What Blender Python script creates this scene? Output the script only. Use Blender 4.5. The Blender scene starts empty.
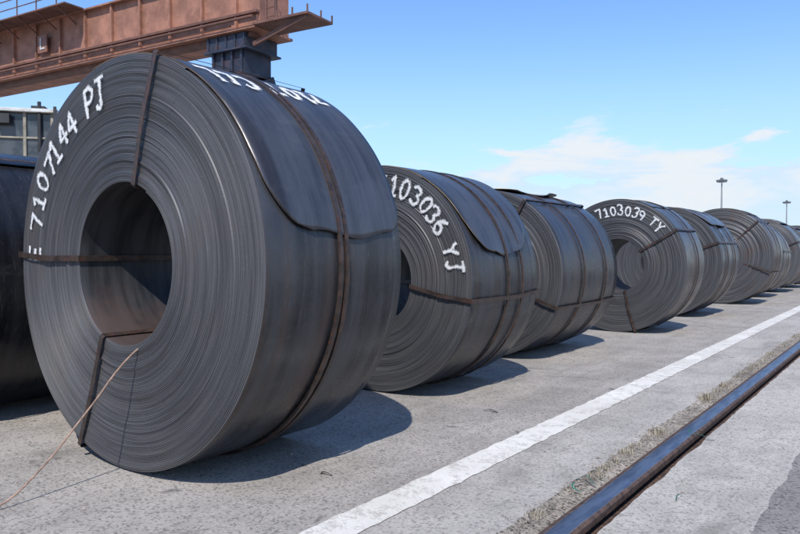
import bpy, bmesh, math, random
from mathutils import Vector, noise, Matrix
random.seed(7)
TH=math.radians(36.7); C,S=math.cos(TH),math.sin(TH)
def c2w(X,Z): return (X*C-Z*S, X*S+Z*C)
scene=bpy.context.scene
scene.view_settings.view_transform='Standard'
scene.view_settings.look='None'
scene.view_settings.exposure=0

# ---------------------------------------------------------------- nodes helpers
def newmat(name):
    m=bpy.data.materials.new(name); m.use_nodes=True
    nt=m.node_tree; nt.nodes.clear()
    out=nt.nodes.new('ShaderNodeOutputMaterial')
    b=nt.nodes.new('ShaderNodeBsdfPrincipled')
    nt.links.new(b.outputs[0],out.inputs[0])
    return m,nt,b,out
class G:
    def __init__(s,nt): s.nt=nt
    def n(s,t,**k):
        nd=s.nt.nodes.new(t)
        for a,v in k.items(): setattr(nd,a,v)
        return nd
    def l(s,a,b): s.nt.links.new(a,b)
    def setin(s,sock,v):
        if isinstance(v,bpy.types.NodeSocket): s.l(v,sock)
        else: sock.default_value=v
    def coord(s,kind='Object',scale=(1,1,1)):
        tc=s.n('ShaderNodeTexCoord'); mp=s.n('ShaderNodeMapping')
        mp.inputs['Scale'].default_value=scale
        s.l(tc.outputs[kind],mp.inputs['Vector']); return mp.outputs[0]
    def noise(s,vec,scale,detail=4,rough=.55,dist=0):
        nd=s.n('ShaderNodeTexNoise'); s.l(vec,nd.inputs['Vector'])
        nd.inputs['Scale'].default_value=scale; nd.inputs['Detail'].default_value=detail
        nd.inputs['Roughness'].default_value=rough; nd.inputs['Distortion'].default_value=dist
        return nd.outputs['Fac']
    def ramp(s,f,a,b,va=0.,vb=1.):
        nd=s.n('ShaderNodeMapRange'); nd.interpolation_type='SMOOTHSTEP'
        s.setin(nd.inputs['Value'],f)
        nd.inputs['From Min'].default_value=a; nd.inputs['From Max'].default_value=b
        nd.inputs['To Min'].default_value=va; nd.inputs['To Max'].default_value=vb
        return nd.outputs[0]
    def mix(s,f,a,b,mode='MIX'):
        nd=s.n('ShaderNodeMix',data_type='RGBA',blend_type=mode)
        s.setin(nd.inputs[0],f)
        for i,v in ((6,a),(7,b)):
            if isinstance(v,(tuple,list)): v=(v[0],v[1],v[2],1)
            s.setin(nd.inputs[i],v)
        return nd.outputs[2]
    def math(s,op,a,b=0.,c=0.):
        nd=s.n('ShaderNodeMath',operation=op)
        s.setin(nd.inputs[0],a); s.setin(nd.inputs[1],b)
        if op in('MULTIPLY_ADD',): s.setin(nd.inputs[2],c)
        return nd.outputs[0]
    def bump(s,h,strength=.3,dist=.01,normal=None):
        nd=s.n('ShaderNodeBump'); nd.inputs['Strength'].default_value=strength
        nd.inputs['Distance'].default_value=dist; s.l(h,nd.inputs['Height'])
        if normal: s.l(normal,nd.inputs['Normal'])
        return nd.outputs[0]

def steel_side(name,rust=.25,base=(.05,.053,.06),flap=False):
    m,nt,b,o=newmat(name); g=G(nt)
    oi=g.n('ShaderNodeObjectInfo')
    tc=g.n('ShaderNodeTexCoord')
    add=g.n('ShaderNodeVectorMath',operation='ADD'); g.l(tc.outputs['Object'],add.inputs[0])
    sc=g.n('ShaderNodeVectorMath',operation='SCALE'); sc.inputs[0].default_value=(13,7,9); g.l(oi.outputs['Random'],sc.inputs['Scale'])
    g.l(sc.outputs[0],add.inputs[1]); v0=add.outputs[0]
    mp=g.n('ShaderNodeMapping'); mp.inputs['Scale'].default_value=(.4,6.5,.4); g.l(v0,mp.inputs['Vector']); vs=mp.outputs[0]
    mp2=g.n('ShaderNodeMapping'); mp2.inputs['Scale'].default_value=(6,.8,2); g.l(v0,mp2.inputs['Vector']); va=mp2.outputs[0]
    streak=g.noise(vs,2.0,4,.5); blot=g.noise(v0,2.6,5,.6,.6); fine=g.noise(v0,45,3,.6)
    c1=tuple(x*.6 for x in base); c2=tuple(x*1.3 for x in base)
    col=g.mix(g.ramp(streak,.32,.68),c1,c2)
    col=g.mix(g.math('MULTIPLY',g.ramp(blot,.45,.7),.4),col,tuple(x*1.8 for x in base))
    rf=g.math('MULTIPLY',g.ramp(g.noise(vs,1.3,5,.65,.3),.48,.66),rust*1.6)
    col=g.mix(rf,col,(.095,.054,.034))
    sp=g.math('MULTIPLY',g.ramp(fine,.60,.74),min(1,rust*1.4))
    col=g.mix(sp,col,(.15,.085,.055))
    dr=g.math('MULTIPLY',g.ramp(g.noise(va,1.7,5,.7),.56,.74),.26)
    col=g.mix(dr,col,(.15,.148,.145))
    scr=g.math('MULTIPLY',g.ramp(g.noise(vs,30,2,.4),.66,.72),.4)
    col=g.mix(scr,col,(.13,.13,.14))
    g.l(col,b.inputs['Base Color'])
    b.inputs['Metallic'].default_value=.45
    rr=g.ramp(g.math('ADD',g.math('MULTIPLY',fine,.3),g.math('MULTIPLY_ADD',blot,.4,g.math('MULTIPLY',streak,.3))),.36,.64,.22,.46)
    g.l(rr,b.inputs['Roughness'])
    bn=g.bump(g.math('ADD',g.math('MULTIPLY',streak,.6),g.math('MULTIPLY',fine,.07)),.16,.01)
    g.l(bn,b.inputs['Normal'])
    return m
def steel_face(name,rust=.2,k=1.0):
    m,nt,b,o=newmat(name); g=G(nt)
    tc=g.n('ShaderNodeTexCoord'); sx=g.n('ShaderNodeSeparateXYZ'); g.l(tc.outputs['Object'],sx.inputs[0])
    r=g.math('SQRT',g.math('ADD',g.math('MULTIPLY',sx.outputs[0],sx.outputs[0]),g.math('MULTIPLY',sx.outputs[2],sx.outputs[2])))
    cm=g.n('ShaderNodeCombineXYZ'); g.l(r,cm.inputs[0])
    g.l(g.math('MULTIPLY',sx.outputs[0],.02),cm.inputs[1]); g.l(g.math('MULTIPLY',sx.outputs[2],.02),cm.inputs[2])
    f1=g.noise(cm.outputs[0],120,2,.6); f2=g.noise(cm.outputs[0],14,3,.65)
    bl=g.noise(tc.outputs['Object'],3,4,.6); fi=g.noise(tc.outputs['Object'],60,3,.6)
    col=g.mix(g.ramp(f1,.3,.7),(.048*k,.0485*k,.052*k),(.092*k,.092*k,.097*k))
    col=g.mix(g.math('MULTIPLY',g.ramp(f2,.48,.7),.35),col,(.125*k,.124*k,.126*k))
    col=g.mix(g.math('MULTIPLY',g.ramp(f2,.48,.3),.35),col,(.045*k,.044*k,.045*k))
    col=g.mix(g.math('MULTIPLY',g.ramp(g.math('ADD',g.math('MULTIPLY',f1,.35),g.math('MULTIPLY',bl,.65)),.50,.64),rust),col,(.11,.06,.037))
    col=g.mix(g.math('MULTIPLY',g.ramp(fi,.57,.78),.28),col,(.17,.16,.15))
    g.l(col,b.inputs['Base Color']); b.inputs['Metallic'].default_value=.15
    b.inputs['Roughness'].default_value=.5
    g.l(g.bump(g.math('ADD',f1,g.math('MULTIPLY',fi,.3)),.28,.003),b.inputs['Normal'])
    return m
def simple(name,c,rough=.6,var=.3,scale=8,metal=0,rust=0,bump=.15):
    m,nt,b,o=newmat(name); g=G(nt); v=g.coord()
    n1=g.noise(v,scale,5,.62); n2=g.noise(v,scale*9,2,.6)
    col=g.mix(g.ramp(n1,.3,.7),tuple(x*(1-var) for x in c),tuple(min(1,x*(1+var)) for x in c))
    if rust: col=g.mix(g.math('MULTIPLY',g.ramp(g.noise(v,scale*1.7,5,.7),.5,.62),rust),col,(.13,.055,.03))
    g.l(col,b.inputs['Base Color']); b.inputs['Roughness'].default_value=rough; b.inputs['Metallic'].default_value=metal
    g.l(g.bump(n2,bump,.005),b.inputs['Normal'])
    return m
M_side=steel_side('steel_mill_scale',.22,(.047,.048,.052))
M_side_r=steel_side('steel_rusty',.5,(.068,.064,.063))
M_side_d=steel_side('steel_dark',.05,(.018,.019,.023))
M_flap=steel_side('steel_flap',.12,(.062,.066,.077))  # lighter blue-grey base paints in the sky reflected on the flap
M_face=steel_face('coil_edges',.16,1.0)
M_face_r=steel_face('coil_edges_rusty',.5,1.15)
def bore_mat():
    m,nt,b,o=newmat('bore_steel'); g=G(nt); v=g.coord('Object',(1,8,1)); v2=g.coord()
    n=g.noise(v,2.5,4,.6); n2=g.noise(v2,2.5,4,.6)
    tc=g.n('ShaderNodeTexCoord'); sx=g.n('ShaderNodeSeparateXYZ'); g.l(tc.outputs['Object'],sx.inputs[0])
    col=g.mix(g.ramp(n,.3,.7),(.014,.015,.017),(.048,.048,.051))
    f=g.ramp(g.math('ADD',n2,g.math('MULTIPLY',sx.outputs[2],-.9)),.6,.92,0,.75)  # rusty brown low in the bore, also painting in its sunlit bottom
    col=g.mix(f,col,(.085,.057,.05))
    g.l(col,b.inputs['Base Color']); b.inputs['Roughness'].default_value=.5; b.inputs['Metallic'].default_value=.2
    g.l(g.bump(n,.2,.006),b.inputs['Normal']); return m
M_bore=bore_mat()
M_strap=simple('strap_steel',(.05,.036,.031),.45,.4,14,.3,.4)
M_edge=simple('flap_rust_edge',(.11,.075,.05),.7,.35,20)
M_edge2=simple('flap_tan_edge',(.26,.18,.09),.7,.35,20)
def paint_mat():
    m,nt,b,o=newmat('spray_paint_white'); g=G(nt)
    uv=g.n('ShaderNodeUVMap'); uv.uv_map='UVMap'
    sx=g.n('ShaderNodeSeparateXYZ'); g.l(uv.outputs[0],sx.inputs[0])
    e=g.math('SUBTRACT',1.,g.math('ABSOLUTE',g.math('MULTIPLY_ADD',sx.outputs[0],2.,-1.)))
    v=g.coord(); n1=g.noise(v,45,3,.7); n2=g.noise(v,220,2,.6)
    a=g.math('ADD',e,g.math('MULTIPLY_ADD',n1,1.6,-.8)); a=g.math('ADD',a,g.math('MULTIPLY_ADD',n2,2.0,-1.0))
    al=g.ramp(a,.10,.85,0,.9)
    g.l(al,b.inputs['Alpha']); b.inputs['Base Color'].default_value=(.74,.74,.73,1); b.inputs['Roughness'].default_value=.75
    return m
M_paint=paint_mat()

# ---------------------------------------------------------------- mesh helpers
def mkobj(name,verts,faces,mats,midx=None,smooth=False,parent=None):
    me=bpy.data.meshes.new(name); me.from_pydata(verts,[],faces)
    for m in (mats if isinstance(mats,list) else [mats]): me.materials.append(m)
    if midx: me.polygons.foreach_set('material_index',midx)
    if smooth is True: me.polygons.foreach_set('use_smooth',[True]*len(me.polygons))
    elif smooth: me.polygons.foreach_set('use_smooth',smooth)
    me.update()
    ob=bpy.data.objects.new(name,me); scene.collection.objects.link(ob)
    if parent: ob.parent=parent
    return ob
def empty(name,loc=(0,0,0),rz=0):
    e=bpy.data.objects.new(name,None); e.location=loc; e.rotation_euler=(0,0,rz)
    e.empty_display_size=.3; scene.collection.objects.link(e); return e
class MB:
    def __init__(s): s.v=[]; s.f=[]
    def box(s,x0,x1,y0,y1,z0,z1):
        b=len(s.v); s.v+=[(x0,y0,z0),(x1,y0,z0),(x1,y1,z0),(x0,y1,z0),(x0,y0,z1),(x1,y0,z1),(x1,y1,z1),(x0,y1,z1)]
        s.f+=[tuple(b+i for i in q) for q in((0,3,2,1),(4,5,6,7),(0,1,5,4),(1,2,6,5),(2,3,7,6),(3,0,4,7))]
    def beam(s,p,q,w,h=None):
        h=h or w; p=Vector(p);q=Vector(q);d=(q-p).normalized()
        up=Vector((0,0,1)) if abs(d.z)<.95 else Vector((0,1,0))
        a=d.cross(up).normalized()*w/2; c=a.cross(d).normalized()*h/2
        b=len(s.v)
        for P in(p,q):
            for sa,sb in((-1,-1),(1,-1),(1,1),(-1,1)): s.v.append(tuple(P+a*sa+c*sb))
        s.f+=[tuple(b+i for i in t) for t in((3,2,1,0),(4,5,6,7),(0,1,5,4),(1,2,6,5),(2,3,7,6),(3,0,4,7))]
    def cyl(s,p,q,r,n=12,r2=None):
        r2=r if r2 is None else r2
        p=Vector(p);q=Vector(q);d=(q-p).normalized()
        up=Vector((0,0,1)) if abs(d.z)<.95 else Vector((0,1,0))
        a=d.cross(up).normalized(); c=a.cross(d)
        b=len(s.v)
        for P,R in((p,r),(q,r2)):
            for i in range(n):
                t=2*math.pi*i/n; s.v.append(tuple(P+(a*math.cos(t)+c*math.sin(t))*R))
        for i in range(n): s.f.append((b+i,b+n+i,b+n+(i+1)%n,b+(i+1)%n)[::-1])
        s.f.append(tuple(b+i for i in range(n))); s.f.append(tuple(b+n+i for i in range(n))[::-1])
    def obj(s,name,mat,parent=None,bev=0):
        o=mkobj(name,s.v,s.f,mat,parent=parent)
        bm=bmesh.new(); bm.from_mesh(o.data); bmesh.ops.recalc_face_normals(bm,faces=bm.faces); bm.to_mesh(o.data); bm.free()
        if bev:
            md=o.modifiers.new('b','BEVEL'); md.width=bev; md.segments=2; md.limit_method='ANGLE'
        return o

# ---------------------------------------------------------------- stroke font
def ell(cx,cy,rx,ry,a0,a1,n=14):
    return [(cx+rx*math.cos(math.radians(a0+(a1-a0)*i/n)),cy+ry*math.sin(math.radians(a0+(a1-a0)*i/n))) for i in range(n+1)]
FONT={
'0':[ell(.3,.5,.28,.5,95,455)],
'1':[[(.12,.78),(.32,1),(.32,0)],[(.08,.0),(.56,.0)]],
'3':[ell(.27,.75,.26,.25,150,-80)+ell(.27,.27,.3,.27,80,-150)],
'4':[[(.42,0),(.42,1),(.02,.36),(.62,.36)]],
'6':[[(.5,.97),(.25,.8),(.06,.5)]+ell(.3,.28,.26,.27,160,-200)],
'7':[[(0,.93),(.58,.97),(.4,.5),(.24,0)]],
'9':[ell(.3,.72,.26,.26,10,370)+[(.52,.4),(.35,0)]],
'P':[[(.06,0),(.06,1)],[(.06,1)]+ell(.28,.75,.28,.25,90,-90)+[(.06,.5)]],
'J':[[(.1,1),(.56,1)],[(.36,1),(.36,.25)]+ell(.18,.2,.18,.2,0,-150)],
'Y':[[(.02,1),(.3,.52),(.3,0)],[(.58,1),(.3,.52)]],
'T':[[(0,1),(.62,1)],[(.31,1),(.31,0)]],
'E':[[(.52,1),(.06,1),(.06,0),(.55,0)],[(.06,.5),(.45,.5)]],
'C':[ell(.33,.5,.3,.5,50,310)],
'L':[[(.08,1),(.08,0),(.55,0)]],
' ':[]}
def text_mesh(name,txt,fn,w,parent,adv=.82,jit=.04):
    verts=[];faces=[];uvs=[];lift=0;pen=0
    for ch in txt:
        ox=pen+random.uniform(-.05,.05); oy=random.uniform(-.07,.07); sh=random.uniform(-.12,.12); sy=random.uniform(.9,1.1)
        for st in FONT[ch]:
            pts=[Vector((x+ox+sh*y,y*sy+oy)) for x,y in st]
            d=[pts[0]]
            for a,b in zip(pts,pts[1:]):
                k=max(1,int((b-a).length/.07))
                for i in range(1,k+1): d.append(a.lerp(b,i/k))
            d=[p+Vector((noise.noise(Vector((p.x*2,p.y*2,lift*900)))*jit,noise.noise(Vector((p.x*2,p.y*2,5+lift*900)))*jit)) for p in d]
            b0=len(verts); n=len(d)
            for i,p in enumerate(d):
                t=(d[min(i+1,n-1)]-d[max(i-1,0)]);t=t.normalized() if t.length>0 else Vector((1,0))
                nn=Vector((-t.y,t.x)); ww=w*(1.15+.4*noise.noise(Vector((p.x*3,p.y*3,1))))
                q=p
                if i==0:q=p-t*w*.4
                if i==n-1:q=p+t*w*.4
                for k in range(3):
                    e=q+nn*ww*(k-1); verts.append(fn(e.x,e.y,lift+i*1.5e-5)); uvs.append(k/2)
            for i in range(n-1):
                for k in range(2):
                    faces.append((b0+i*3+k,b0+i*3+k+1,b0+i*3+k+4,b0+i*3+k+3))
            lift+=.0003
        pen+=adv*(.75 if ch==' ' else 1)
    ob=mkobj(name,verts,faces,M_paint,parent=parent)
    uv=ob.data.uv_layers.new(name='UVMap')
    for lp in ob.data.loops: uv.data[lp.index].uv=(uvs[lp.vertex_index],0)
    return ob

# ---------------------------------------------------------------- coil
def coil(n,s,R,W,name='steel_coil',rin=.39,seam=60,wraps=60,segs=160,mside=None,mface=None,straps=(),bands=(.5,),yaw=0,seed=0,amp=.002,flap=None,texts=(),tele=0.0,groove=.0032):
    mside=mside or M_side; mface=mface or M_face
    rin=rin*R if rin>.2 else rin
    root=empty(name,(n,s,R),math.radians(yaw))
    rnd=random.Random(seed+3)
    pitch=(R-rin)/(wraps+1)
    walk=[0]
    for i in range(wraps+3):
        walk.append(walk[-1]*.86+rnd.uniform(-1,1)*amp)
    for i in range(len(walk)):
        if rnd.random()<.08: walk[i]-=amp*1.6
    def wv(t):
        t=max(0,min(len(walk)-2,t)); i=int(t); f=t-i; f=f*f*(3-2*f); return walk[i]*(1-f)+walk[i+1]*f
    th0=math.radians(seam)
    prof=[]
    for w in range(wraps):
        prof+= [(w,0,groove),(w,.2,0),(w,.84,0)]
    prof.append((wraps,0,0))
    verts=[]
    NA=14
    cols=segs+1
    def oval(a): return 1+.004*math.cos(2*a)+.0025*math.cos(3*a+seed)
    sequence=[]
    for j,(w,fr,dep) in enumerate(prof): sequence.append(('f',w,fr,dep))
    for k in range(1,NA): sequence.append(('o',k/NA,0,0))
    for j in range(13): sequence.append(('b',1-j/12,0,0))
    for k in range(1,6): sequence.append(('i',1-k/6,0,0))
    for q in sequence:
        for c in range(cols):
            f=c/segs; a=th0+2*math.pi*f; sp=1-f
            if q[0]=='f':
                t=q[1]+q[2]; r=rin+(t+sp)*pitch; y=q[3]+wv(t+sp)+tele*((t/wraps)-.5)
                if q[1]==wraps: y+=.002
                y+=.003*noise.noise(Vector((math.cos(a)*1.5,math.sin(a)*1.5,t*.3+seed)))
            elif q[0]=='o':
                r=rin+(wraps+sp)*pitch; y=W*q[1]
                r+=.0045*noise.noise(Vector((math.cos(a)*1.6,math.sin(a)*1.6,y*3.2+seed*5)))+.0015*noise.noise(Vector((math.cos(a)*5,math.sin(a)*5,y*7+seed)))
            elif q[0]=='b':
                r=rin+(wraps*q[1]+sp)*pitch; y=W+.004*noise.noise(Vector((r*30,0,seed)))
            else:
                r=rin+sp*pitch; y=W*q[1]
            r*=oval(a)
            verts.append((r*math.cos(a),y,r*math.sin(a)))
    faces=[];mi=[];sm=[]
    ns=len(sequence)
    for j in range(ns):
        j2=(j+1)%ns
        kind=0 if sequence[j][0]=='f' and sequence[j2][0]=='f' else (2 if (sequence[j][0]=='i' or (sequence[j][0]=='b' and sequence[j2][0]=='i')) else (0 if (sequence[j][0]=='b') else 1))
        for c in range(segs):
            faces.append((j*cols+c,j*cols+c+1,j2*cols+c+1,j2*cols+c)); mi.append(kind); sm.append(kind!=0)
    ob=mkobj('wound_strip',verts,faces,[mface,mside,M_bore],mi,sm,root)
    bm=bmesh.new(); bm.from_mesh(ob.data)
    bmesh.ops.recalc_face_normals(bm,faces=bm.faces); bm.to_mesh(ob.data); bm.free()
    if ob.data.polygons[segs*4].normal.y>0: ob.data.flip_normals()
    for A in straps:
        A=math.radians(A); er=Vector((math.cos(A),0,math.sin(A))); et=Vector((-math.sin(A),0,math.cos(A)))
        ri=rin-.006; ro=R+.017; f=-.014; mid=(ri+ro)/2
        path=[(ri,W+.012),(ri,W*.5),(ri,f+.004),(ri+.01,f-.004),(mid,f-.006-rnd.random()*.006),(ro-.008,f-.002),(ro,f+.006),(ro+.001,W*.33),(ro+.001,W*.66),(ro,W+.012),(mid,W+.02)]
        v=[];fc=[];np_=len(path);hw=.015
        tw=rnd.uniform(-.03,.03)
        for i,(r,y) in enumerate(path):
            pr=path[(i-1)%np_]; nx=path[(i+1)%np_]
            d=Vector((nx[0]-pr[0],nx[1]-pr[1])).normalized(); nrm=Vector((d.y,-d.x))*.0015
            off=tw*(1 if 4<=i<=8 else 0)
            for sg in(-1,1):
                for w_ in(-hw,hw):
                    v.append(tuple(er*(r+nrm.x*sg)+et*(w_+off)+Vector((0,y+nrm.y*sg,0))))
        for i in range(np_):
            a=i*4;b=((i+1)%np_)*4
            fc+=[(a,a+1,b+1,b),(a+2,b+2,b+3,a+3),(a,b,b+2,a+2),(a+1,a+3,b+3,b+1)]
        mkobj('eye_strap',v,fc,M_strap,parent=root)
    for y in bands:
        y*=W; bw=.011
        v=[];fc=[];n_=120
        for i in range(n_):
            a=2*math.pi*i/n_; rr=(R+.0145)*oval(a); yy=y+.006*math.sin(a*2+seed)
            for dr,dy in((-.012,-bw),(.0,-bw),(.0,bw),(-.012,bw)):
                v.append(((rr+dr)*math.cos(a),yy+dy,(rr+dr)*math.sin(a)))
        for i in range(n_):
            a=i*4;b=((i+1)%n_)*4
            for k in range(4): fc.append((a+k,a+(k+1)%4,b+(k+1)%4,b+k))
        mkobj('circumferential_band',v,fc,M_strap,parent=root)
    if flap:
        a0,a1=flap['a']; NU,NV=64,28; v=[]
        fr=flap.get('front',(.0,.035,.80,.24)); bk=flap.get('back',(.92,.08)); lift=flap.get('lift',.0)
        for lay in(0,1):
            for i in range(NU+1):
                u=i/NU; A=a0+(a1-a0)*u
                yl=fr[0]+fr[1]*u+.004*noise.noise(Vector((u*14,seed,3)))
                if u>fr[2]: yl+=fr[3]*(1-math.sqrt(max(0,1-((u-fr[2])/(1-fr[2]))**2)))
                yr=W+.002
                if u>bk[0]: yr-=bk[1]*(1-math.sqrt(max(0,1-((u-bk[0])/(1-bk[0]))**2)))
                for k in range(NV+1):
                    t=k/NV; y=yl+(yr-yl)*t
                    AA=A+flap.get('wave',1.0)*math.sin(t*7+1)*max(0,u-.7)/.3
                    a=math.radians(AA)
                    r=R*oval(a)+.0035+.002*min(1,u*4)+lift*max(0,u-.6)**2*6*(.6+.4*math.sin(t*5+seed))+.0035*noise.noise(Vector((u*5,t*3,seed)))
                    r-=lay*.004
                    v.append((r*math.cos(a),y,r*math.sin(a)))
        fc=[];mi=[];n1=(NU+1)*(NV+1)
        idx=lambda l,i,k:l*n1+i*(NV+1)+k
        for l in(0,1):
            for i in range(NU):
                for k in range(NV):
                    q=(idx(l,i,k),idx(l,i,k+1),idx(l,i+1,k+1),idx(l,i+1,k)); fc.append(q if l==0 else q[::-1]); mi.append(0)
        def side(a,b,c,d): fc.append((a,b,c,d)); mi.append(1)
        for i in range(NU):
            side(idx(0,i,0),idx(0,i+1,0),idx(1,i+1,0),idx(1,i,0)); side(idx(0,i,NV),idx(1,i,NV),idx(1,i+1,NV),idx(0,i+1,NV))
        for k in range(NV):
            side(idx(0,NU,k),idx(0,NU,k+1),idx(1,NU,k+1),idx(1,NU,k)); side(idx(0,0,k),idx(1,0,k),idx(1,0,k+1),idx(0,0,k+1))
        fo=mkobj('tail_flap',v,fc,[flap.get('mat',M_flap),flap.get('edge',M_edge)],mi,[m==0 for m in mi],root)
        pc=fo.data.polygons[NV*10]
        if pc.normal.dot(Vector((pc.center.x,0,pc.center.z)))<0: fo.data.flip_normals()
    for t in texts:
        if t[0]=='face':
            _,txt,A0,rb,H,w=t
            rt=rb*R; H=H*R
            def fn(u,v,l,A0=A0,rt=rt,H=H):
                a=math.radians(A0)-u*H/(rt+H/2); r=rt+v*H
                return (r*math.cos(a),-.008-amp*.8-l,r*math.sin(a))
            text_mesh('painted_number',txt,fn,w,root)
        else:
            _,txt,y0,A0,H,w,dr_=t
            def fn(u,v,l,y0=y0,A0=A0,H=H,dr_=dr_):
                a=math.radians(A0)-v*H/R; r=R*oval(a)+.0095+l
                return (r*math.cos(a),y0+dr_*u*H,r*math.sin(a))
            text_mesh('painted_number',txt,fn,w,root,jit=.08)
    return root

coil(-3.08,1.90,1.0,.90,straps=(72,176,246),bands=(.48,.525),seed=1,segs=220,wraps=78,
     flap=dict(a=(104,8),lift=.006),
     texts=(('face','E 7107144 PJ',179,.785,.13,.115),('outer','7107 CLL',.86,62.5,.13,.17,-1)))
coil(-3.29,4.10,.85,1.0,straps=(-7,190,100),bands=(.5,.72),seed=2,wraps=66,
     flap=dict(a=(100,13),front=(.0,.05,.72,.24),back=(.55,.36),lift=.02,wave=1,mat=M_flap,edge=M_edge2),
     texts=(('face','7103036 YJ',86,.765,.15,.12),))
coil(-3.5,6.1,.835,1.46,straps=(60,-20,200),bands=(.35,.75),seed=3,rin=.4,tele=.03,
     flap=dict(a=(130,74),front=(.0,.02,.8,.3),back=(.8,.3),lift=.05,wave=3,mat=M_side_r,edge=M_edge2))
coil(-3.18,9.0,.87,.88,straps=(32,-72,170),bands=(.6,),seed=4,mside=M_side_r,
     texts=(('face','7103039 TY',112,.76,.135,.12),),amp=.003)
coil(-3.35,11.6,.885,1.3,straps=(20,140),bands=(.3,.7),seed=5,mside=M_side,segs=140,flap=dict(a=(120,40),lift=.03,mat=M_side_r))
coil(-3.2,14.9,.95,1.1,straps=(45,-20,160),bands=(.25,.6),seed=6,mside=M_side_r,mface=M_face_r,segs=140,amp=.006,tele=.05,wraps=48)
coil(-3.3,17.4,.88,1.0,straps=(10,120),bands=(.5,),seed=7,mside=M_side_r,mface=M_face_r,segs=110,wraps=40)
ss=19.7
for i in range(12):
    R=random.uniform(.84,.95); W=random.uniform(.95,1.35)
    coil(-3.25+random.uniform(-.12,.12),ss,R,W,straps=(random.uniform(0,60),150),bands=(.5,),seed=8+i,wraps=16,segs=72,
         mside=random.choice([M_side,M_side_r]),mface=random.choice([M_face,M_face_r]))
    ss+=W+random.uniform(.8,1.5)
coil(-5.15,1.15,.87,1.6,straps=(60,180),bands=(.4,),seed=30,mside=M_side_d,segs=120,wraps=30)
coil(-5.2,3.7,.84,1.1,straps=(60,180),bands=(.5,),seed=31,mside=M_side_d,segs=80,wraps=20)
coil(-5.15,5.6,.84,1.1,straps=(60,180),bands=(.5,),seed=32,mside=M_side,segs=80,wraps=20)

def tube(name,pts,r,mat,parent=None,res=6):
    cu=bpy.data.curves.new(name,'CURVE'); cu.dimensions='3D'; cu.bevel_depth=r; cu.bevel_resolution=2; cu.resolution_u=res
    sp=cu.splines.new('BEZIER'); sp.bezier_points.add(len(pts)-1)
    for p,c in zip(sp.bezier_points,pts):
        p.co=c; p.handle_left_type=p.handle_right_type='AUTO'
    cu.materials.append(mat); ob=bpy.data.objects.new(name,cu); scene.collection.objects.link(ob)
    if parent: ob.parent=parent
    return ob
M_rope=simple('rope_tan',(.26,.17,.125),.8,.35,30)
tube('loose_rope',[(-2.99,2.15,.605),(-2.96,1.93,.612),(-2.95,1.86,.58),(-2.98,1.66,.35),(-3.01,1.45,.12),(-3.02,1.3,.02),(-3.03,1.1,.006),(-3.1,.7,.006),(-3.0,.2,.006)],.0045,M_rope)

# ---------------------------------------------------------------- ground
def ground_mat(name,lo,hi,warm=(1,.97,.93),crack=True,stain=.5,agg=.5,bumps=.5,ckm=.5):
    m,nt,b,o=newmat(name); g=G(nt); v=g.coord()
    big=g.noise(v,.35,4,.6,.4); med=g.noise(v,2.2,6,.7,.3); fine=g.noise(v,70,4,.75)
    mp=g.n('ShaderNodeMapping'); g.l(v,mp.inputs['Vector']); mp.inputs['Scale'].default_value=(5,.35,1)
    lon=g.noise(mp.outputs[0],1.4,4,.65)
    f=g.math('ADD',g.math('MULTIPLY',big,.4),g.math('MULTIPLY',med,.6))
    col=g.mix(g.ramp(f,.38,.62),tuple(lo*w for w in warm),tuple(hi*w for w in warm))
    col=g.mix(g.math('MULTIPLY',g.ramp(lon,.48,.7),.35),col,tuple(hi*1.12*w for w in warm))
    col=g.mix(g.math('MULTIPLY',g.ramp(lon,.47,.3),.35),col,tuple(lo*.75*w for w in warm))
    col=g.mix(g.math('MULTIPLY',g.ramp(fine,.52,.7),agg),col,tuple(hi*1.4*w for w in warm))
    col=g.mix(g.math('MULTIPLY',g.ramp(fine,.47,.32),agg),col,tuple(lo*.4*w for w in warm))
    vo=g.n('ShaderNodeTexVoronoi'); vo.inputs['Scale'].default_value=95; g.l(v,vo.inputs['Vector'])
    sep=g.n('ShaderNodeSeparateColor'); g.l(vo.outputs['Color'],sep.inputs[0])
    col=g.mix(g.math('MULTIPLY',g.ramp(sep.outputs[0],.68,.95),agg),col,tuple(lo*.35*w for w in warm))
    st=g.ramp(g.noise(v,1.1,6,.7,.8),.55,.70)
    col=g.mix(g.math('MULTIPLY',st,stain),col,(lo*.47,lo*.43,lo*.38))
    st2=g.ramp(g.noise(v,5.5,3,.5,.3),.67,.75)
    col=g.mix(g.math('MULTIPLY',st2,stain*1.2),col,(lo*.28,lo*.255,lo*.23))
    h=fine
    if crack:
        vn=g.n('ShaderNodeTexNoise'); vn.inputs['Scale'].default_value=2.5; vn.inputs['Detail'].default_value=5; g.l(v,vn.inputs['Vector'])
        va=g.n('ShaderNodeVectorMath',operation='MULTIPLY_ADD'); g.l(vn.outputs['Color'],va.inputs[0]); va.inputs[1].default_value=(.7,.7,.7); g.l(v,va.inputs[2])
        vc=g.n('ShaderNodeTexVoronoi',feature='DISTANCE_TO_EDGE'); vc.inputs['Scale'].default_value=.35; g.l(va.outputs[0],vc.inputs['Vector'])
        ck=g.ramp(vc.outputs['Distance'],.0,.004,1,0)
        ck=g.math('MULTIPLY',ck,g.ramp(big,.46,.54))
        col=g.mix(g.math('MULTIPLY',ck,ckm),col,(lo*.3,lo*.29,lo*.27))
    g.l(col,b.inputs['Base Color']); b.inputs['Roughness'].default_value=.88
    b.inputs['Specular IOR Level'].default_value=.25
    g.l(g.bump(h,bumps,.008),b.inputs['Normal'])
    return m
M_yard=ground_mat('yard_asphalt',.26,.37,(1,.915,.82),stain=.55,agg=.6)
M_slab=ground_mat('concrete_slab',.31,.43,(1,.92,.83),stain=.45)
M_conc=ground_mat('concrete_rail_strip',.32,.45,(1,.92,.82),crack=True,stain=.5,agg=.5)
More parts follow.
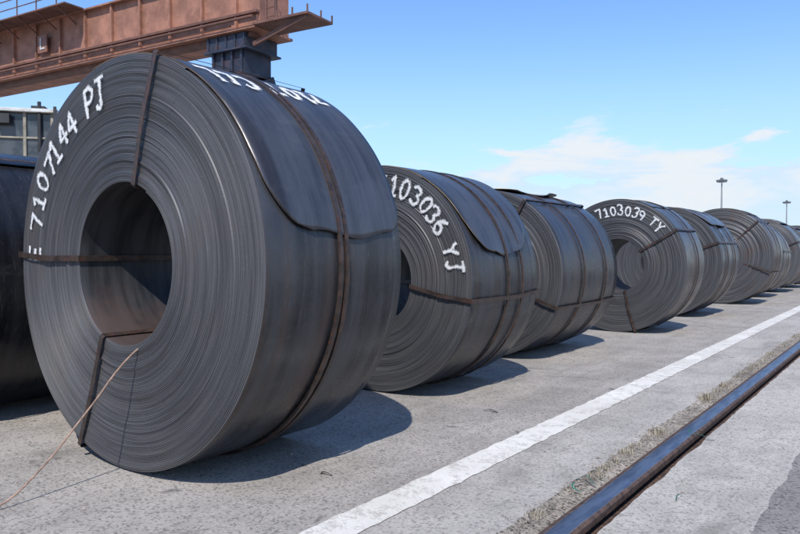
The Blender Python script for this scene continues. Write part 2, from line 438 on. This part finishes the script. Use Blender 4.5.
M_road=ground_mat('road_asphalt',.18,.26,(1,.93,.86),stain=.3,agg=.7)
M_dirt=ground_mat('dirt',.16,.38,(1,.87,.72),crack=False,agg=.9,stain=.3,bumps=1)
M_groove=ground_mat('groove_dirt',.04,.09,(1,.8,.65),crack=False,agg=.6)
prof=[(-3000,0,0),(-60,0,0),(-12,0,0),(-6,0,0),(-4,0,0),(-3,0,0),(-2.2,0,0),(-1.69,0,1),(-1.45,0,1),(-1.27,0,4),(-1.24,-.012,4),(-1.20,-.008,4),(-1.155,-.016,5),(-1.15,-.09,5),(-.975,-.09,5),(-.968,0,2),(-.75,0,2),(-.5,0,3),(-.3,0,3),(3,0,3),(60,0,3),(3000,0,None)]
ys=[-3000,-200,-20,-3]+[-2+.06*i for i in range(0,500)]+[28+.5*i for i in range(1,100)]+[120,300,900,3000]
verts=[];faces=[];mi=[]
jit={9:.022,10:.016,11:.01,12:.006,15:.012,17:.02}
zj={9:.0,10:.008,11:.012,12:.006}
for y in ys:
    for i,(x,z,_) in enumerate(prof):
        if i in jit and -5<y<90:
            x+=jit[i]*(noise.noise(Vector((y*3.1,i*3,0)))*1.1+.8*noise.noise(Vector((y*11,i*3,4))))
            if i==15: x=max(-.972,min(x,-.958))
            if i in zj: z+=zj[i]*noise.noise(Vector((y*7,i,9)))
        verts.append((x,y,z))
P=len(prof)
for j in range(len(ys)-1):
    for i in range(P-1):
        faces.append((j*P+i,j*P+i+1,(j+1)*P+i+1,(j+1)*P+i)); mi.append(prof[i][2])
mkobj('ground',verts,faces,[M_yard,M_slab,M_conc,M_road,M_dirt,M_groove],mi)

def line_mat():
    m,nt,b,o=newmat('line_paint'); g=G(nt); v=g.coord()
    n1=g.noise(v,9,6,.75,.3); n2=g.noise(v,90,3,.7); n3=g.noise(v,1.2,4,.6)
    col=g.mix(g.ramp(n3,.35,.7),(.58,.55,.49),(.72,.69,.63))
    w=g.math('ADD',g.math('MULTIPLY',n1,.6),g.math('MULTIPLY',n2,.4))
    col=g.mix(g.math('MULTIPLY',g.ramp(w,.49,.60),.8),col,(.36,.33,.29))
    col=g.mix(g.math('MULTIPLY',g.ramp(n1,.44,.3),.5),col,(.46,.43,.37))
    g.l(col,b.inputs['Base Color']); b.inputs['Roughness'].default_value=.7
    g.l(g.bump(n2,.4,.006),b.inputs['Normal']); return m
v=[];f=[]
yy=[-6+.04*i for i in range(900)]+[31+i for i in range(90)]
for y in yy:
    for sx,i in((-1,0),(1,1)):
        v.append((-1.775+sx*.09+.010*noise.noise(Vector((y*9,i*7,0)))+.010*noise.noise(Vector((y*30,i*7,2))),y,.004))
for j in range(len(yy)-1): f.append((2*j,2*j+1,2*j+3,2*j+2))
mkobj('painted_line',v,f,line_mat())

def rail_mat():
    m,nt,b,o=newmat('rail_steel'); g=G(nt); tc=g.n('ShaderNodeTexCoord'); sx=g.n('ShaderNodeSeparateXYZ'); g.l(tc.outputs['Object'],sx.inputs[0])
    v=g.coord('Object',(1,.15,1)); n1=g.noise(v,30,4,.6); v2=g.coord(); n2=g.noise(v2,25,5,.7)
    d=g.math('ABSOLUTE',g.math('ADD',sx.outputs[0],-.008)); d=g.math('ADD',d,g.math('MULTIPLY_ADD',n1,.02,-.010))
    top=g.math('MULTIPLY',g.ramp(d,.032,.040,1,0),g.ramp(sx.outputs[2],-.004,.002))
    rust=g.mix(g.ramp(n2,.35,.65),(.035,.022,.018),(.10,.058,.042))
    shiny=g.mix(g.ramp(n1,.35,.65),(.15,.165,.20),(.27,.29,.33))
    g.l(g.mix(top,rust,shiny),b.inputs['Base Color'])
    g.l(g.math('MULTIPLY',top,.85),b.inputs['Metallic']); g.l(g.ramp(top,0,1,.8,.36),b.inputs['Roughness'])
    g.l(g.bump(n2,.3,.004),b.inputs['Normal']); return m
pr=[(-.07,-.088),(-.07,-.078),(-.012,-.07),(-.012,-.045),(-.056,-.034),(-.058,-.006),(-.05,.004),(-.03,.008),(.03,.008),(.05,.004),(.058,-.006),(.056,-.034),(.012,-.045),(.012,-.07),(.07,-.078),(.07,-.088)]
v=[];f=[];rys=[-40,-3]+[i*1.0 for i in range(0,60)]+[120,300]
for y in rys:
    for x,z in pr: v.append((x,y,z))
k=len(pr)
for j in range(len(rys)-1):
    for i in range(k): f.append((j*k+i,(j+1)*k+i,(j+1)*k+(i+1)%k,j*k+(i+1)%k))
r=mkobj('crane_rail',v,f,rail_mat(),smooth=True); r.location=(-1.085,0,.006)
bm=bmesh.new(); bm.from_mesh(r.data); bmesh.ops.recalc_face_normals(bm,faces=bm.faces); bm.to_mesh(r.data); bm.free()
r.data.set_sharp_from_angle(angle=math.radians(35))

def leafmat(name,a,b_):
    m,nt,b,o=newmat(name); g=G(nt); v=g.coord(); n=g.noise(v,14,3,.6)
    g.l(g.mix(g.ramp(n,.35,.65),a,b_),b.inputs['Base Color']); b.inputs['Roughness'].default_value=.8; return m
v=[];f=[]
for i in range(15000):
    y=random.uniform(.3,9) if i<10000 else random.uniform(9,40)
    d=noise.noise(Vector((y*2.3,3,0)))+.7*noise.noise(Vector((y*8,1,0)))-.08
    if d<random.uniform(-.1,.55): continue
    x=-1.235+random.gauss(0,.026); x=max(-1.33,min(-1.15,x))
    h=random.uniform(.006,.03)*(1+max(0,d)); a=random.uniform(0,6.28); ln=random.uniform(.3,1.8)*h; w=random.uniform(.0009,.0022)
    b0=len(v); ca,sa=math.cos(a),math.sin(a)
    v+=[(x-sa*w,y+ca*w,-.02),(x+sa*w,y-ca*w,-.02),(x+ca*ln*.4+sa*w,y+sa*ln*.4-ca*w,h*.6),(x+ca*ln*.4-sa*w,y+sa*ln*.4+ca*w,h*.6),(x+ca*ln,y+sa*ln,h*random.uniform(.5,1))]
    f+=[(b0,b0+1,b0+2,b0+3),(b0+3,b0+2,b0+4)]
mkobj('dry_grass',v,f,leafmat('dry_grass_mat',(.2,.165,.11),(.42,.37,.28)))
tmp=bmesh.new(); bmesh.ops.create_icosphere(tmp,subdivisions=1,radius=1)
tv=[x.co.copy() for x in tmp.verts]; tf=[[q.index for q in x.verts] for x in tmp.faces]; tmp.free()
v=[];f=[]
for i in range(3800):
    rr=random.random()
    if rr<.6: x=-1.225+random.gauss(0,.05); y=.4+random.random()**1.7*22; z=-.008 if -1.27<x<-1.155 else 0
    elif rr<.7: x=random.uniform(-1.0,-.3); y=.4+random.random()**1.7*12; z=0
    else: x=random.uniform(-4.5,-1.3); y=.3+random.random()**1.4*14; z=0
    if -1.15<x<-.96: continue
    s_=random.uniform(.0015,.0055)*(1.9 if random.random()<.07 else 1)
    b0=len(v); sc=(s_*random.uniform(.7,1.4),s_*random.uniform(.7,1.4),s_*random.uniform(.4,.8)); a=random.random()*6
    for t in tv:
        k=random.uniform(.8,1.15); X,Y=t.x*sc[0]*k,t.y*sc[1]*k
        v.append((x+X*math.cos(a)-Y*math.sin(a),y+X*math.sin(a)+Y*math.cos(a),z+t.z*sc[2]*k+sc[2]*.5))
    f+=[[b0+q for q in t] for t in tf]
mkobj('gravel',v,f,simple('gravel_mat',(.24,.2,.17),.9,.5,3))
M_green=simple('green_plastic',(.02,.12,.08),.45,.3,20)
def scrap(x,y,a,L,z=.006):
    v=[];f=[];n=14;ca,sa=math.cos(a),math.sin(a);w=.005
    for i in range(n+1):
        t=i/n; px=L*(t-.5); py=.03*math.sin(t*5); pz=z+.018*math.sin(t*math.pi)**2
        for s_ in(-1,1): v.append((x+px*ca-(py+s_*w)*sa,y+px*sa+(py+s_*w)*ca,pz))
    for i in range(n): f.append((2*i,2*i+1,2*i+3,2*i+2))
    mkobj('plastic_strap_scrap',v,f,M_green,smooth=True)
for (X,Z,a,L) in((1.69,3.94,.4,.16),(1.72,4.05,1.5,.09),(.80,3.12,2.2,.13),(.86,3.2,.2,.1),(1.2,2.95,.6,.05)):
    x,y=c2w(X,Z); scrap(x,y,a,L)
def chip(x,y,a,L,w=.008):
    v=[];f=[];n=10;ca,sa=math.cos(a),math.sin(a)
    for i in range(n+1):
        t=i/n; px=L*(t-.5); py=.02*math.sin(t*4+a); pz=.005+.008*math.sin(t*math.pi)
        for s_ in(-1,1): v.append((x+px*ca-(py+s_*w)*sa,y+px*sa+(py+s_*w)*ca,pz))
    for i in range(n): f.append((2*i,2*i+1,2*i+3,2*i+2))
    mkobj('steel_scrap',v,f,M_strap,smooth=True)
for (X,Z,a,L) in((-.35,3.3,.9,.05),(.6,4.6,.3,.10)):
    x,y=c2w(X,Z); chip(x,y,a,L)

# ---------------------------------------------------------------- gantry crane
M_cr=simple('crane_red_oxide',(.29,.135,.088),.65,.3,1.2,0,.35)
M_cr2=simple('crane_red_dark',(.13,.062,.045),.7,.3,2,0,.3)
M_navy=simple('crane_navy',(.02,.028,.05),.55,.3,2,0,.25)
M_grey=simple('galvanised',(.30,.31,.32),.5,.2,5,.4,.1)
M_white=simple('white_sheet',(.5,.5,.48),.6,.15,4,0,.25)
M_cab=simple('cab_grey',(.24,.22,.17),.6,.3,4,0,.35)
M_black=simple('black_paint',(.02,.02,.022),.6,.3,6)
x0,y0=c2w(-17.14,30)
crane=empty('gantry_crane',(x0,y0,0),math.radians(6.4))
L0,L1=-32,14.6; zb,zt=8.2,10.25
b=MB(); b.box(L0,L1,.06,1.5,zb+.08,zt-.06); b.obj('main_girder',M_cr,crane)
b=MB(); b.box(L0,L1,-.14,1.7,zt-.06,zt); b.box(L0,L1,-.16,1.72,zb,zb+.08)
xx=L0+.7
while xx<L1: b.box(xx-.04,xx+.04,-.06,.06,zb+.08,zt-.06); xx+=1.55
b.obj('girder_flanges_and_stiffeners',M_cr,crane)
b=MB(); b.box(L0,L1,-.10,.06,zb+.50,zb+.58); b.box(L0,L1-.4,.1,.5,zb-.16,zb-.01); b.cyl((L0,-.3,zb+.3),(L1,-.3,zb+.3),.05,8); b.cyl((L0,-.22,zb+.15),(L1-1,-.22,zb+.15),.03,8); b.obj('girder_pipes_and_ledge',M_cr2,crane)
b=MB()
b.box(L0,6.0,-.95,-.15,zt-.02,zt+.03)
xx=L0
while xx<6: b.beam((xx,-.93,zt),(xx,-.93,zt+1.05),.035); b.beam((xx,-.9,zt-.02),(xx,-.1,zt-.5),.05); xx+=1.25
for h in(.35,.7,1.05): b.beam((L0,-.93,zt+h),(6.0,-.93,zt+h),.03)
b.obj('walkway_railing',M_cr2,crane)
b=MB(); b.box(14.6,16.8,-.3,1.0,zb+.02,zb+.09)
for p in((14.8,-.28),(15.6,-.28),(16.2,-.28),(16.78,-.28),(16.78,.4),(16.78,.98)): b.beam((p[0],p[1],zb+.09),(p[0],p[1],zb+.3),.04)
b.beam((15.1,-.2,zb),(15.1,-.2,zb+2.6),.05); b.beam((15.5,-.2,zb),(15.5,-.2,zb+2.6),.05)
for i in range(9): b.beam((15.1,-.2,zb+.2+.28*i),(15.5,-.2,zb+.2+.28*i),.03)
b.beam((16.7,-.2,zb+.0),(14.3,.1,zb-.45),.08,.14)
b.obj('end_platform',M_cr2,crane)
def leg(cx,m):
    b=MB()
    b.box(cx-.95,cx+.8,.0,1.55,zb-.5,zb-.02)
    b.box(cx-.8,cx+.65,.1,1.4,zb-1.3,zb-.56)
    b.box(cx-1.0,cx+.9,-.1,1.65,zb-.56,zb-.5)
    b.beam((cx-.5,.3,zb-1.3),(cx-.6,-2.6,.9),.5,.5); b.beam((cx+.5,1.2,zb-1.3),(cx+.6,4.1,.9),.5,.5)
    b.box(cx-.6,cx+.6,-3.2,4.8,.55,.95)
    for yy_ in(-2.8,-1.9,3.5,4.4): b.cyl((cx-.15,yy_,.3),(cx+.15,yy_,.3),.29,20)
    for i in range(5): b.beam((cx-.85+.4*i,-.02,zb-.5),(cx-.85+.4*i,-.02,zb-.05),.05)
    for i in range(4): b.beam((cx-.7+.42*i,.06,zb-1.3),(cx-.7+.42*i,.06,zb-.56),.08)
    b.obj('support_leg',m,crane)
leg(13.25,M_navy); leg(-26,M_navy)
b=MB(); b.box(-.45,-.05,-1.5,-1.15,0,14.5); b.obj('mast_column',M_grey,crane)
sg=MB(); sg.box(3.1,3.7,-.165,-.11,zb+.75,zb+1.45); sg.obj('letter_plate',simple('plate_dark_red',(.2,.09,.06),.6,.2,4),crane)
b=MB(); b.box(3.28,3.35,-.185,-.17,zb+.88,zb+1.34); b.box(3.35,3.58,-.185,-.17,zb+.88,zb+.95); b.obj('letter_L',M_white,crane)

# ---------------------------------------------------------------- forklift
fx,fy=c2w(-7.45,14.2)
fk=empty('forklift',(fx,fy,0),TH+math.radians(14))
b=MB(); b.box(-2.2,2.0,-1.1,1.1,.5,1.5); b.box(1.4,2.6,-1.15,1.15,.55,2.0); b.box(.6,1.4,-1,1,1.5,2.0); b.obj('chassis_and_counterweight',simple('forklift_yellow',(.45,.27,.05),.5,.2,2,0,.2),fk,.05)
b=MB()
for x in(-1.5,1.5):
    for y in(-1.2,1.2): b.cyl((x,y-.25,.6),(x,y+.25,.6),.6,28)
b.obj('wheels',M_black,fk)
b=MB()
for x in(-1.5,1.5):
    for y in(-1.46,1.46): b.cyl((x,y-.02,.6),(x,y+.02,.6),.27,20)
b.obj('wheel_hubs',M_grey,fk)
X0,X1,Y0,Y1,Z0,Z1=-.5,.55,-.6,.6,1.9,3.74
b=MB()
b.box(X0-.0,X1,Y0,Y1,1.5,2.75)
for x in(X0+.03,.03,X1-.03):
    for y in(Y0+.03,Y1-.03): b.beam((x,y,2.75),(x,y,Z1),.06)
b.beam((X0,Y0+.03,3.25),(X1,Y0+.03,3.25),.04)
b.obj('cab_frame',M_cab,fk,.012)
b=MB(); b.box(X0-.1,X1+.08,Y0-.08,Y1+.08,Z1,Z1+.07); b.obj('cab_roof',M_white,fk,.012)
b=MB(); b.box(X0+.05,X1-.05,Y0+.05,Y1-.05,2.75,3.73)
mg,nt,bb,o=newmat('cab_glass'); gg=G(nt); gg.l(gg.mix(gg.ramp(gg.noise(gg.coord(),3,3),.4,.6),(.03,.04,.05),(.07,.08,.09)),bb.inputs['Base Color']); bb.inputs['Roughness'].default_value=.12
b.obj('cab_glass',mg,fk)
b=MB(); b.cyl((.3,-.62,3.0),(.3,-.62,3.95),.035); b.box(-.45,-.2,-.75,-.6,3.5,3.68); b.box(.05,.3,-.2,.1,3.82,3.95); b.beam((-.5,-.7,2.7),(-.5,-.7,3.9),.04); b.beam((.6,-.72,2.7),(.6,-.72,3.85),.05); b.obj('lamps_and_exhaust',M_black,fk)
b=MB()
for y in(-.55,.55): b.box(-2.65,-2.4,y-.09,y+.09,.3,3.2); b.box(-3.9,-2.66,y-.1,y+.1,.22,.3); b.box(-2.72,-2.66,y-.1,y+.1,.31,1.3)
for z in(.9,1.9,3.0): b.box(-2.6,-2.45,-.46,.46,z,z+.15)
b.obj('mast_and_forks',M_cr2,fk)

def mast(X,Z,H):
    x,y=c2w(X,Z); e=empty('light_mast',(x,y,0),TH)
    b=MB(); b.cyl((0,0,0),(0,0,H),.38,16,.16); b.cyl((0,0,0),(0,0,.3),.7,16); b.obj('pole',M_grey,e)
    b=MB(); n=20
    for i in range(n):
        a=2*math.pi*i/n;a2=2*math.pi*(i+1)/n
        b.beam((1.1*math.cos(a),1.1*math.sin(a),H-.3),(1.1*math.cos(a2),1.1*math.sin(a2),H-.3),.14)
    for i in range(8):
        a=2*math.pi*i/8
        b.beam((0,0,H-.1),(1.1*math.cos(a),1.1*math.sin(a),H-.3),.1)
        c,s_=math.cos(a),math.sin(a); b.beam((1.1*c,1.1*s_,H-.85),(1.35*c,1.35*s_,H-.25),.65,.35)
    b.cyl((0,0,H-.5),(0,0,H+.35),.4,12)
    b.obj('floodlight_ring',simple('mast_dark',(.14,.15,.16),.6,.2,1),e)
mast(91.7,200,21.3); mast(154.4,280,20.6)

# ---------------------------------------------------------------- sky and light
D=Vector((.45,-.72,1.0)).normalized()
el=math.asin(D.z); az=math.atan2(D.x,D.y)
w=bpy.data.worlds.new('World'); scene.world=w; w.use_nodes=True
nt=w.node_tree; nt.nodes.clear(); g=G(nt)
out=g.n('ShaderNodeOutputWorld'); bg=g.n('ShaderNodeBackground'); g.l(bg.outputs[0],out.inputs[0])
sky=g.n('ShaderNodeTexSky'); sky.sky_type='NISHITA'; sky.sun_disc=False
sky.sun_elevation=el; sky.sun_rotation=az; sky.altitude=0; sky.air_density=1.0; sky.dust_density=.4; sky.ozone_density=2.0
skc=g.mix(1.0,sky.outputs[0],(1.14,1.42,1.80),'MULTIPLY')
tc=g.n('ShaderNodeTexCoord'); sx=g.n('ShaderNodeSeparateXYZ'); g.l(tc.outputs['Generated'],sx.inputs[0]); z=sx.outputs[2]
mp=g.n('ShaderNodeMapping'); g.l(tc.outputs['Generated'],mp.inputs['Vector']); mp.inputs['Scale'].default_value=(3.2,3.2,13); mp.inputs['Location'].default_value=(.4,.2,.3)
n1=g.noise(mp.outputs[0],1.6,8,.6,.35)
mp2=g.n('ShaderNodeMapping'); g.l(tc.outputs['Generated'],mp2.inputs['Vector']); mp2.inputs['Scale'].default_value=(1.5,1.5,20); mp2.inputs['Location'].default_value=(3,1,0)
n2=g.noise(mp2.outputs[0],2.2,5,.6,.2)
c1=g.math('MULTIPLY',g.ramp(g.math('ADD',n1,g.math('MULTIPLY_ADD',z,-2.6,.39)),.48,.58),g.ramp(z,.21,.14))
c2=g.math('MULTIPLY',g.ramp(n2,.42,.72,0,.5),g.ramp(z,.24,.12))
hz=g.ramp(z,.32,.0,0,.72)
cf=g.math('MAXIMUM',g.math('MULTIPLY',g.math('MAXIMUM',c1,c2),.8),hz)
col=g.mix(cf,skc,(4.5,5.9,7.4))
col=g.mix(g.math('MULTIPLY',c1,g.ramp(n1,.40,.58,.2,.95)),col,(6.8,7.15,7.5))
g.l(col,bg.inputs[0]); bg.inputs[1].default_value=.125
sl=bpy.data.lights.new('sun','SUN'); sl.energy=5.0; sl.angle=math.radians(.5); sl.color=(1,.955,.89)
so=bpy.data.objects.new('sun',sl); so.rotation_euler=(-D).to_track_quat('-Z','Y').to_euler(); so.location=(5,-10,20); scene.collection.objects.link(so)

cam=bpy.data.cameras.new('camera'); cam.lens=31.5; cam.sensor_width=36; cam.clip_end=6000; cam.clip_start=.05
co=bpy.data.objects.new('camera',cam); co.location=(0,0,1.07); co.rotation_euler=(math.radians(90-1.39),0,TH); scene.collection.objects.link(co)
scene.camera=co
